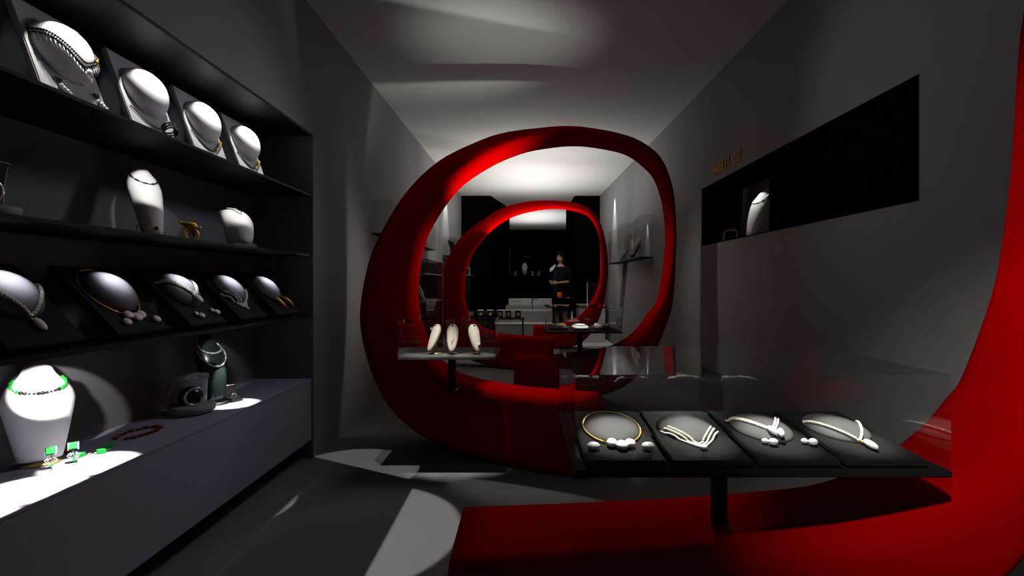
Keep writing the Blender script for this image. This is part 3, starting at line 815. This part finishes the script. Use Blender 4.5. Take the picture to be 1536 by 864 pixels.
# ------------------------------------------------------------------ far counter area
t = thing('reception_counter', 'stepped pale grey reception counter at the far end of the shop', 'counter', T(.1, 10.3, 0))
MB().box(-.62, .42, -.55, -.15, 0, .30).build('front_step', DESKG, t)
MB().box(-.62, .42, -.56, -.14, .30, .312).build('front_step_top', DESKW, t)
MB().box(-.58, .44, -.15, .15, 0, .52).build('middle_step', DESKG, t)
MB().box(-.58, .44, -.155, .155, .52, .535).build('middle_step_top', DESKW, t)
MB().box(-.46, .45, .15, .5, 0, .62).build('back_step', DESKG, t)
dr = MB().box(-.40, .05, .2, .5, .62, .745).build('drawer', DESKW, t)
MB().box(.07, .45, .2, .5, .62, .745).build('drawer', DESKW, t)
for x in (-.34, -.22): MB().box(x, x+.08, .192, .2, .69, .70).build('handle', POST, dr)
MB().tube([(.06, -.1, .535), (.06, -.1, .72), (.09, -.1, .745), (.16, -.1, .745)], .008, 6).build('curved_arm', POST, t)
t = thing('desk', 'black desk in front of the person at the far end of the shop', 'desk', T(.90, 10.25, 0))
MB().box(-.33, .32, -.22, .22, .53, .755).build('desk_top', BLACK, t)
for sx in (-.012,): MB().box(sx, sx+.03, -.2, -.17, 0, .53).build('leg', SHELLM, t)
MB().box(.18, .30, -.2, .2, 0, .53).build('pedestal', BLACK, t)
t = thing('cup', 'orange cup standing on the black desk', 'cup', T(.675, 10.12, .756))
MB().lathe([(.036, 0), (.044, .03), (.045, .125), (.040, .125), (.038, .02)], 18).build('cup_body', ORANGE, t)
t = thing('jewelry_pile', 'small red and silver trinket lying on the black desk right of the cup', 'trinket', T(.86, 10.12, .756))
m = MB(); m.tube([(.09*math.cos(b), .05*math.sin(b), .012) for b in [2*PI*i/24 for i in range(24)]], .009, 6, closed=True); m.build('red_band', RUBY, t)
MB().ball((-.02, -.05, .02), .016, 8, 6).build('silver_bead', SILVER, t)
t = thing('low_cabinet', 'low pale cabinet under a glass box behind the far glass table', 'cabinet', T(1.2, 9.72, 0))
MB().box(-.22, .24, -.25, .25, 0, .64).build('cabinet_body', DESKG, t); MB().box(-.23, .24, -.26, .26, .64, .665).build('top', DESKW, t)
t = thing('glass_box', 'upright glass box with pale edge standing on the low pale cabinet', 'display case', T(1.24, 9.72, .666))
g = MB(); g.box(-.10, .14, -.14, .14, .002, .40); g.build('panes', GLASSR, t)
MB().box(-.108, -.10, -.148, -.14, 0, .40).build('edge_strip', SHELLM, t)
t = thing('stone_ring', 'tiny bright ring inside the upright glass box', 'ring', T(1.30, 9.68, .78))
MB().ball((0, 0, 0), .014, 8, 6).build('stone', SILVER, t); MB().tube([(0, 0, -.012), (0, 0, -.112)], .004, 6).build('stem', SILVER, t)
# row of five watch stands on a low black table
t = thing('low_table', 'low black table with a row of watch stands behind the far red loop', 'table', T(-.42, 9.3, 0))
MB().box(-.43, .43, -.2, .2, .43, .45).build('table_top', SHELF, t)
for sx in (-1, 1):
    for sy in (-1, 1): MB().box(sx*.4-.015, sx*.4+.015, sy*.17-.015, sy*.17+.015, 0, .43).build('leg', SHELF, t)
w0 = None
places = ['leftmost', 'second from the left', 'middle', 'second from the right', 'rightmost']
for i, px in enumerate((721, 735.5, 750, 762.5, 777)):
    x = (px-VX)*9.25/F
    lab = places[i]+' of the five black watch stands on the low black table'
    if i == 0:
        w0 = thing('watch_stand', lab, 'display stand', T(x, 9.25, .45), 'watch stands on the low black table')
        bb = MB().box(-.05, .05, -.012, .02, 0, .13).build('back_board', JET, w0)
        MB().box(-.052, .052, -.02, .022, .13, .14).build('pale_top_edge', PLAINW, bb)
        for s in (-1, 1): MB().box(s*.05-.002, s*.05+.002, -.016, -.012, .06, .13).build('side_edge', GREY, bb)
        ws = MB().tube([(.024*math.cos(b), -.02, .062+.03*math.sin(b)) for b in [2*PI*k/18 for k in range(18)]], .006, 6, closed=True).build('watch_strap', BRASS, w0)
        MB().ball((.004, -.028, .06), (.014, .006, .014), 10, 6).build('watch_dial', SILVER, ws)
    else: copy_tree(w0, T(x, 9.25, .45), lab)
# far black display ledge with a bust and small stands
t = thing('display_ledge', 'black glass fronted display ledge on the dark back partition', 'shelf', T(.1, 12.985, 1.25))
MB().box(-.42, .55, -.18, .015, -.012, 0).build('ledge', SHELF, t)
MB().box(-.442, -.435, -.18, -.17, 0, .66).build('edge_strip', DESKG, t)
Mb = T(.016, 12.88, 1.25)
bust('necklace_bust', 'small bright topped bust on the dark back partition ledge', Mb, .30, GREY, lean=.3, wk=.95)
bust_necklace('dark necklace on the small bust of the back partition ledge', Mb, .30, JET, wk=.95, lean=.3, drop=.15, r=.016)
for px, w_ in ((773, 'little silver ring stand left of the bust on the back ledge'), (799, 'little silver ring stand right of the bust on the back ledge'), (808.5, 'tiny silver ring stand at the right end of the back ledge')):
    e = thing('ring_stand', w_, 'stand', T((px-VX)*12.86/F, 12.86, 1.25))
    MB().box(-.035, .035, -.02, .02, 0, .02).build('foot', SILVER, e)
    MB().tube([(.025*math.cos(b), 0, .045+.03*math.sin(b)) for b in [2*PI*k/16 for k in range(16)]], .008, 6, closed=True).build('ring', SILVER, e)
t = thing('wall_sign', 'tiny illegible dim gold lettering on the dark back partition', 'sign', T(-.02, 12.97, 1.70))
for k, (x, w, h) in enumerate(((0, .03, .035), (.04, .022, .03), (.07, .02, .03), (.10, .022, .03), (.135, .03, .03))):
    MB().box(x, x+w, 0, .01, 0, h*.35).build('letter', GOLDL, t)

# ------------------------------------------------------------------ person behind the desk
def person():
    M = T(.755, 11.0, 0, -.42)
    t = thing('person', 'person in black dress with short dark hair, arms bent, standing behind the black desk', 'person', M)
    vs = []; es = []; rs = []
    def v(p, r, parent=None):
        vs.append(p); rs.append(r); i = len(vs)-1
        if parent is not None: es.append((parent, i))
        return i
    pel = v((0, 0, .93), (.15, .105))
    wa = v((0, -.005, 1.06), (.125, .09), pel); ch = v((0, 0, 1.22), (.145, .10), wa); sh = v((0, .01, 1.34), (.12, .075), ch)
    nk = v((0, .005, 1.415), (.052, .052), sh); nk2 = v((0, -.005, 1.475), (.048, .05), nk)
    def arm(s, el, wr, fd):
        a = v((s*.165, .012, 1.345), (.052, .052), sh); b = v((s*.185, .01, 1.27), (.047, .047), a)
        e = v(el, (.037, .037), b); mid = v(tuple((el[k]*.5+wr[k]*.5) for k in range(3)), (.033, .031), e); w = v(wr, (.023, .019), mid)
        d = Vector(fd).normalized(); side = Vector((0, 0, 1)).cross(d).normalized(); up = Vector((0, 0, 1))
        palm = v(tuple(Vector(wr)+d*.05), (.018, .034), w)
        pk = Vector(wr)+d*.085
        kn = v(tuple(pk), (.014, .034), palm)
        for q, (o, l) in enumerate(((.028, .072), (.010, .082), (-.009, .076), (-.027, .060))):
            f1 = v(tuple(pk+up*o+d*.012), (.0085, .0085), kn); f2 = v(tuple(pk+up*o+d*(.012+l*.5)), (.008, .008), f1)
            v(tuple(pk+up*o+d*(.012+l*.88)+side*(-.02)*s), (.0068, .0068), f2)
        th = v(tuple(Vector(wr)+d*.045+up*.036-side*.012*s), (.010, .010), palm); v(tuple(Vector(wr)+d*.085+up*.058-side*.02*s), (.008, .008), th)
    arm(1, (.225, -.02, 1.08), (.03, -.235, 1.06), (-1, -.15, -.05))
    arm(-1, (-.22, -.02, 1.09), (-.09, -.25, 1.05), (.35, -.9, .0))
    for s in (-1, 1):
        h = v((s*.085, 0, .88), (.098, .098), pel); k = v((s*.09, -.01, .50), (.060, .060), h); c = v((s*.09, .015, .36), (.055, .055), k)
        an = v((s*.09, .02, .09), (.035, .035), c); he = v((s*.09, .02, .045), (.036, .034), an); v((s*.095, -.12, .03), (.034, .022), he)
    me = bpy.data.meshes.new('body'); me.from_pydata(vs, es, []); ob = bpy.data.objects.new('body', me); COL.objects.link(ob)
    sk = ob.modifiers.new('skin', 'SKIN'); sk.use_smooth_shade = True
    if not me.skin_vertices: me.attributes
    for i, r in enumerate(rs): me.skin_vertices[0].data[i].radius = r
    me.skin_vertices[0].data[0].use_root = True
    sb = ob.modifiers.new('sub', 'SUBSURF'); sb.levels = sb.render_levels = 1
    dg = bpy.context.evaluated_depsgraph_get(); dg.update()
    body = bpy.data.meshes.new_from_object(ob.evaluated_get(dg))
    bpy.data.objects.remove(ob)
    bm = bmesh.new(); bm.from_mesh(body)
    # head modelled into the same mesh: shaped ball with nose, brow and chin
    HC = Vector((0, -.02, 1.575)); tilt = Matrix.Translation(HC) @ Matrix.Rotation(.0, 4, 'Z')
    hb = bmesh.ops.create_uvsphere(bm, u_segments=28, v_segments=20, radius=1)
    for q in hb['verts']:
        x, y, z = q.co
        nx, ny, nz = x*.073, y*.092, z*.112
        if z < -.1: k = 1-.42*((-z-.1)/.9)**1.3; nx *= k; ny = ny*(1-.22*(-z)) - (.012 if y < 0 else 0)*(-z)
        f = max(0, -y)
        if f > .6:
            if abs(x) < .22 and -.38 < z < .08: ny -= .020*(1-abs(x)/.22)*(1-abs((z+.2)/.30)) if abs((z+.2)/.30) < 1 else 0
            if .0 < z < .2 and .15 < abs(x) < .55: ny += .008
            if -.62 < z < -.48 and abs(x) < .35: ny -= .005
        q.co = tilt @ Vector((nx, ny, nz))
    for s in (-1, 1):
        eb = bmesh.ops.create_uvsphere(bm, u_segments=10, v_segments=8, radius=1)
        for q in eb['verts']: q.co = tilt @ Vector((s*.072+q.co.x*.010, .008+q.co.y*.018, -.012+q.co.z*.030))
    bm.to_mesh(body); bm.free()
    for p in body.polygons: p.use_smooth = True
    body.materials.clear(); body.materials.append(SKIN)
    bo = bpy.data.objects.new('body', body); COL.objects.link(bo); bo.parent = t
    # dress: bodice, skirt and sleeves as one garment
    m = MB()
    def el(z, a, b, yo=0): return [(a*math.cos(2*PI*j/28), yo+b*math.sin(2*PI*j/28), z) for j in range(28)]
    m.loft([el(.52, .21, .17), el(.6, .205, .165), el(.80, .195, .15), el(.93, .185, .135), el(1.06, .150, .115, -.003), el(1.16, .165, .125), el(1.24, .182, .130), el(1.32, .200, .108, .008), el(1.375, .165, .088, .012), el(1.392, .125, .075, .010), el(1.388, .11, .065, .008)], cap0=False, cap1=False)
    for s, e, w in ((1, (.225, -.02, 1.08), (.03, -.235, 1.06)), (-1, (-.22, -.02, 1.09), (-.09, -.25, 1.05))):
        E = Vector(e); W = Vector(w)
        m.tube([(s*.135, .012, 1.35), (s*.175, .012, 1.335), (s*.192, .008, 1.26), E*.5+Vector((s*.19, .008, 1.26))*.5, E, E+(W-E)*.18], [.055, .066, .060, .054, .050, .046], 14)
    m.build('dress', DRESS, t)
    # hair: short, swept back, covering crown, sides and nape
    m = MB(); n = 28
    rings = []
    for i in range(12):
        a = PI*i/11*.62
        rings.append([])
        for j in range(n):
            b = 2*PI*j/n
            front = max(0, -math.sin(b))
            aa = a*(1-.42*front**1.5)+.02
            r = 1.20+.05*math.sin(5*b+2*i)+.03*math.sin(9*b+i)
            rings[-1].append(HC+Vector((.075*r*math.sin(aa)*math.cos(b), .006+.096*r*math.sin(aa)*math.sin(b), .114*r*math.cos(aa))))
    m.loft(rings, cap0=True, cap1=False)
    m.build('hair', HAIR, t)
    for s in (-1, 1):
        eo = MB().ball(HC+Vector((s*.030, -.083, .004)), (.012, .007, .007), 10, 6).build('eye', JET, t)
        MB().tube([HC+Vector((s*.046, -.076, .022)), HC+Vector((s*.03, -.087, .027)), HC+Vector((s*.014, -.088, .022))], .0035, 6).build('eyebrow', HAIR, t)
    MB().ball(HC+Vector((0, -.086, -.060)), (.022, .008, .007), 12, 6).build('mouth', LIPS, t)
    # white piece shaped as the spotlit patch of the shoulder
    MB().loft([[(-.150+dx+w*math.cos(2*PI*j/12), -.080+.05*k, 1.365+dz+h*math.sin(2*PI*j/12)) for j in range(12)] for k, dx, dz, w, h in ((-1, -.02, -.05, .02, .025), (-.7, -.012, -.03, .036, .034), (0, .01, .0, .03, .03), (.8, .045, .06, .018, .02))]).build('shoulder_highlight', PLAINW, t)
    for s in (-1, 1):
        MB().loft([[(s*.093+.042*math.cos(2*PI*j/14)*k, -.05+.105*math.sin(2*PI*j/14)*k, z) for j in range(14)] for k, z in ((.95, .0), (1.05, .012), (1.0, .04), (.7, .062))]).build('shoe', JET, t)
person()

# ------------------------------------------------------------------ lights
def spot(name, loc, tgt, power, ang, blend=.15, rad=.01, col=(1, .97, .92)):
    l = bpy.data.lights.new(name, 'SPOT'); l.energy = power; l.spot_size = math.radians(ang); l.spot_blend = blend
    l.shadow_soft_size = rad; l.color = col
    o = bpy.data.objects.new(name, l); COL.objects.link(o); o.location = loc
    o.rotation_euler = (Vector(tgt)-Vector(loc)).to_track_quat('-Z', 'Y').to_euler()
    return o
def area(name, loc, tgt, power, sx, sy, col=(1, 1, 1), spread=180):
    l = bpy.data.lights.new(name, 'AREA'); l.energy = power; l.shape = 'RECTANGLE'; l.size = sx; l.size_y = sy; l.color = col; l.spread = math.radians(spread)
    o = bpy.data.objects.new(name, l); COL.objects.link(o); o.location = loc
    o.rotation_euler = (Vector(tgt)-Vector(loc)).to_track_quat('-Z', 'Y').to_euler()
    return o
# shelf lamps: under the recess top onto the upper boards
for i in range(5):
    yc = 1.172+.3575*i+UPW/2
    spot('board_lamp', (-1.31, yc-.02, 1.925), (-1.455, yc, 1.60), 6.5, 62, .06)
# under upper shelf onto the middle shelf
spot('bust_lamp', (-1.29, 1.86, 1.565), (-1.43, 2.05, 1.43), 5.5, 32, .06)
spot('bust_lamp', (-1.29, 2.50, 1.563), (-1.40, 2.62, 1.375), 3.2, 36, .2)
spot('ring_lamp', (-1.30, 2.2, 1.563), (-1.36, 2.18, 1.27), .5, 22, .3)
# under middle shelf onto the sloping boards
for i in range(5):
    yc = 1.328+.3665*i+LW/2
    spot('board_lamp', (-1.335, yc, 1.206), (-1.425, yc, 1.0), 11, 46, 1.0, col=(.93, .92, 1))
# under lower shelf onto the counter
for y in (1.26, 1.47, 1.68):
    spot('counter_lamp', (-1.38, y, .843), (-1.365, y, CZ), 30, 39, .06)
spot('bust_lamp', (-1.33, 1.42, .845), (-1.52, 1.69, .71), 28, 27, .05)
spot('counter_lamp', (-1.385, 2.52, .843), (-1.378, 2.52, CZ), 26, 36, .08)
spot('bust_lamp', (-1.32, 2.30, .845), (-1.46, 2.53, .735), 6, 26, .4)
# glass table lamps
for i in range(4):
    xc = .220+.1885*i
    spot('tray_lamp', (xc, 1.60, 1.75), (xc, 1.27, .67), 200, 11.5, 1.0)
for x, y in ((-.53, 2.99), (-.42, 2.96), (-.27, 2.99)):
    spot('bust_lamp', (x, 2.75, 1.85), (x, y-.03, .66), 80, 14, .8)
spot('tray_lamp', (.5, 4.75, 1.9), (.5, 4.8, .66), 90, 22, .6)
# uplight throwing the oval on the ceiling with the loop's shadow
spot('uplight', (-.08, 3.2, 1.25), (-.14, 3.55, 2.7), 24, 58, 1.0, .015)
area('ceiling_wash', (.15, 8.3, 1.7), (.15, 8.3, 3), 62, 1.2, 3.6, (1, .98, .95))
area('ceiling_wash', (.3, 14.8, 2.0), (.3, 14.8, 3), 40, 1.2, 3)
# wall grazers
spot('grazer', (1.44, 9.0, 2.74), (1.51, 9.1, 0), 170, 40, .7)
spot('grazer', (-1.1, 8.6, 2.7), (-1.24, 8.6, .8), 80, 70, .8)
spot('case_lamp', (1.50, 6.62, 1.86), (1.525, 6.62, 1.36), 6, 38, .1)
spot('case_lamp', (1.50, 7.55, 1.80), (1.525, 7.55, 1.36), 5, 26, .1)
spot('case_lamp', (1.42, 7.0, 2.2), (1.44, 7.05, 1.5), 3, 18, .3)
# red loop spots: first follows the table's shadow, others added in mid-air
spot('loop_spot', (-.25, -.35, 2.35), (1.24, 1.38, .56), 205, 33, 1.0, .02)
spot('loop_spot', (.50, 1.12, 1.9), (1.25, 1.05, 1.25), 30, 54, .9, .02)
spot('loop_spot', (.70, 2.30, 1.0), (.22, 1.56, .4), 9, 58, .7, .02)
spot('loop_spot', (-.10, 3.86, 1.45), (-.42, 3.84, 2.15), 30, 96, .9, .03)
spot('loop_spot', (-.40, 4.18, 1.2), (-.85, 3.85, 1.1), 9, 120, .9, .05)
spot('loop_spot', (.55, 4.75, 1.25), (1.2, 4.55, 1.05), 6, 110, .9, .05)
spot('loop_spot', (.12, 3.72, 1.3), (.10, 3.34, .4), 26, 46, .4, .03)
spot('loop_spot', (.1, 7.75, 1.3), (-.6, 7.15, 1.7), 30, 120, .8, .05)
spot('loop_spot', (.5, 8.4, 1.2), (1.1, 8.2, 1.1), 8, 110, .9, .05)
spot('recess_lamp', (1.58, 3.9, 1.85), (1.68, 3.86, 1.6), 3.5, 55, .2)
spot('person_lamp', (.2, 9.0, 2.6), (.72, 10.95, 1.35), 16, 12, .6, .05)
spot('person_lamp', (.40, 10.75, 2.5), (.60, 10.90, 1.37), 60, 5, .3)
spot('red_bounce', (.35, .75, 1.25), (-1.6, 2.02, .66), 2.5, 16, .3, .03, (1, .03, .03))
spot('ledge_lamp', (.016, 12.55, 2.1), (.016, 12.86, 1.48), 6, 16, .5)
# added unseen carpet spots; flaps shape their pools like barn doors
def added_flap_spot(label, L, tgt, p1, p2, away, power, ang):
    spot('added_floor_spot', L, tgt, power, ang, .12, .0008)
    L = Vector(L); p1 = Vector(p1); p2 = Vector(p2)
    a = L+(p1-L)*.09; b = L+(p2-L)*.09; w = Vector(away)*.3
    t = thing('added_light_flap', label, 'light blocker', T(*L))
    MB().add([a-L, b-L, b-L+w, a-L+w], [(0,1,2,3)]).build('flap', POST, t)
    c_ = (a+b)/2-L+w*.5
    MB().tube([tuple(c_), (c_.x, c_.y, cz(L.y+c_.y)-L.z)], .008, 8).build('hanger', POST, t)
added_flap_spot('added light-cutting flap under the ceiling, first of the two above the left aisle', (-.72, 2.1, 2.60), (-.78, 2.25, 0), (-.57, -1, 0), (-.57, 5, 0), (-1, 0, 0), 230, 23)
added_flap_spot('added light-cutting flap under the ceiling, second of the two above the left aisle', (-.25, 2.3, 2.60), (-.95, 3.0, 0), (-1.6, 3.414, 0), (1.0, 1.953, 0), (-.45, -.9, 0), 150, 15)
# added cool fills: unseen panel behind the camera, ceiling panel, two wall spots
area('front_fill', (.1, -1.5, 1.6), (.1, 3, 1.3), .25, 2.4, 2.0, (.86, .88, 1))
area('room_fill', (.2, 1.6, 2.62), (.2, 1.6, 0), 1.2, 1.6, 4.5, (.88, .9, 1))
spot('wall_fill', (.15, 3.25, 2.3), (1.534, 1.5, 1.5), 14, 92, 1.0, .15, (.92, .94, 1))
spot('wall_fill', (.0, 3.15, 2.2), (-1.3, 1.9, 1.0), 23, 100, 1.0, .15, (.86, .89, 1))
w = bpy.data.worlds.new('world'); scene.world = w; w.use_nodes = True
w.node_tree.nodes['Background'].inputs[0].default_value = (.8, .84, 1, 1); w.node_tree.nodes['Background'].inputs[1].default_value = .02

# ------------------------------------------------------------------ camera
c = bpy.data.cameras.new('camera'); co = bpy.data.objects.new('camera', c); COL.objects.link(co)
co.location = (0, 0, EYE); co.rotation_euler = (PI/2, 0, 0)
c.sensor_width = 36; c.lens = F/1536*36; c.shift_x = -(VX-768)/1536; c.shift_y = (VY-432)/1536; c.clip_start = .02
scene.camera = co
scene.view_settings.view_transform = 'Standard'
scene.view_settings.look = 'None'
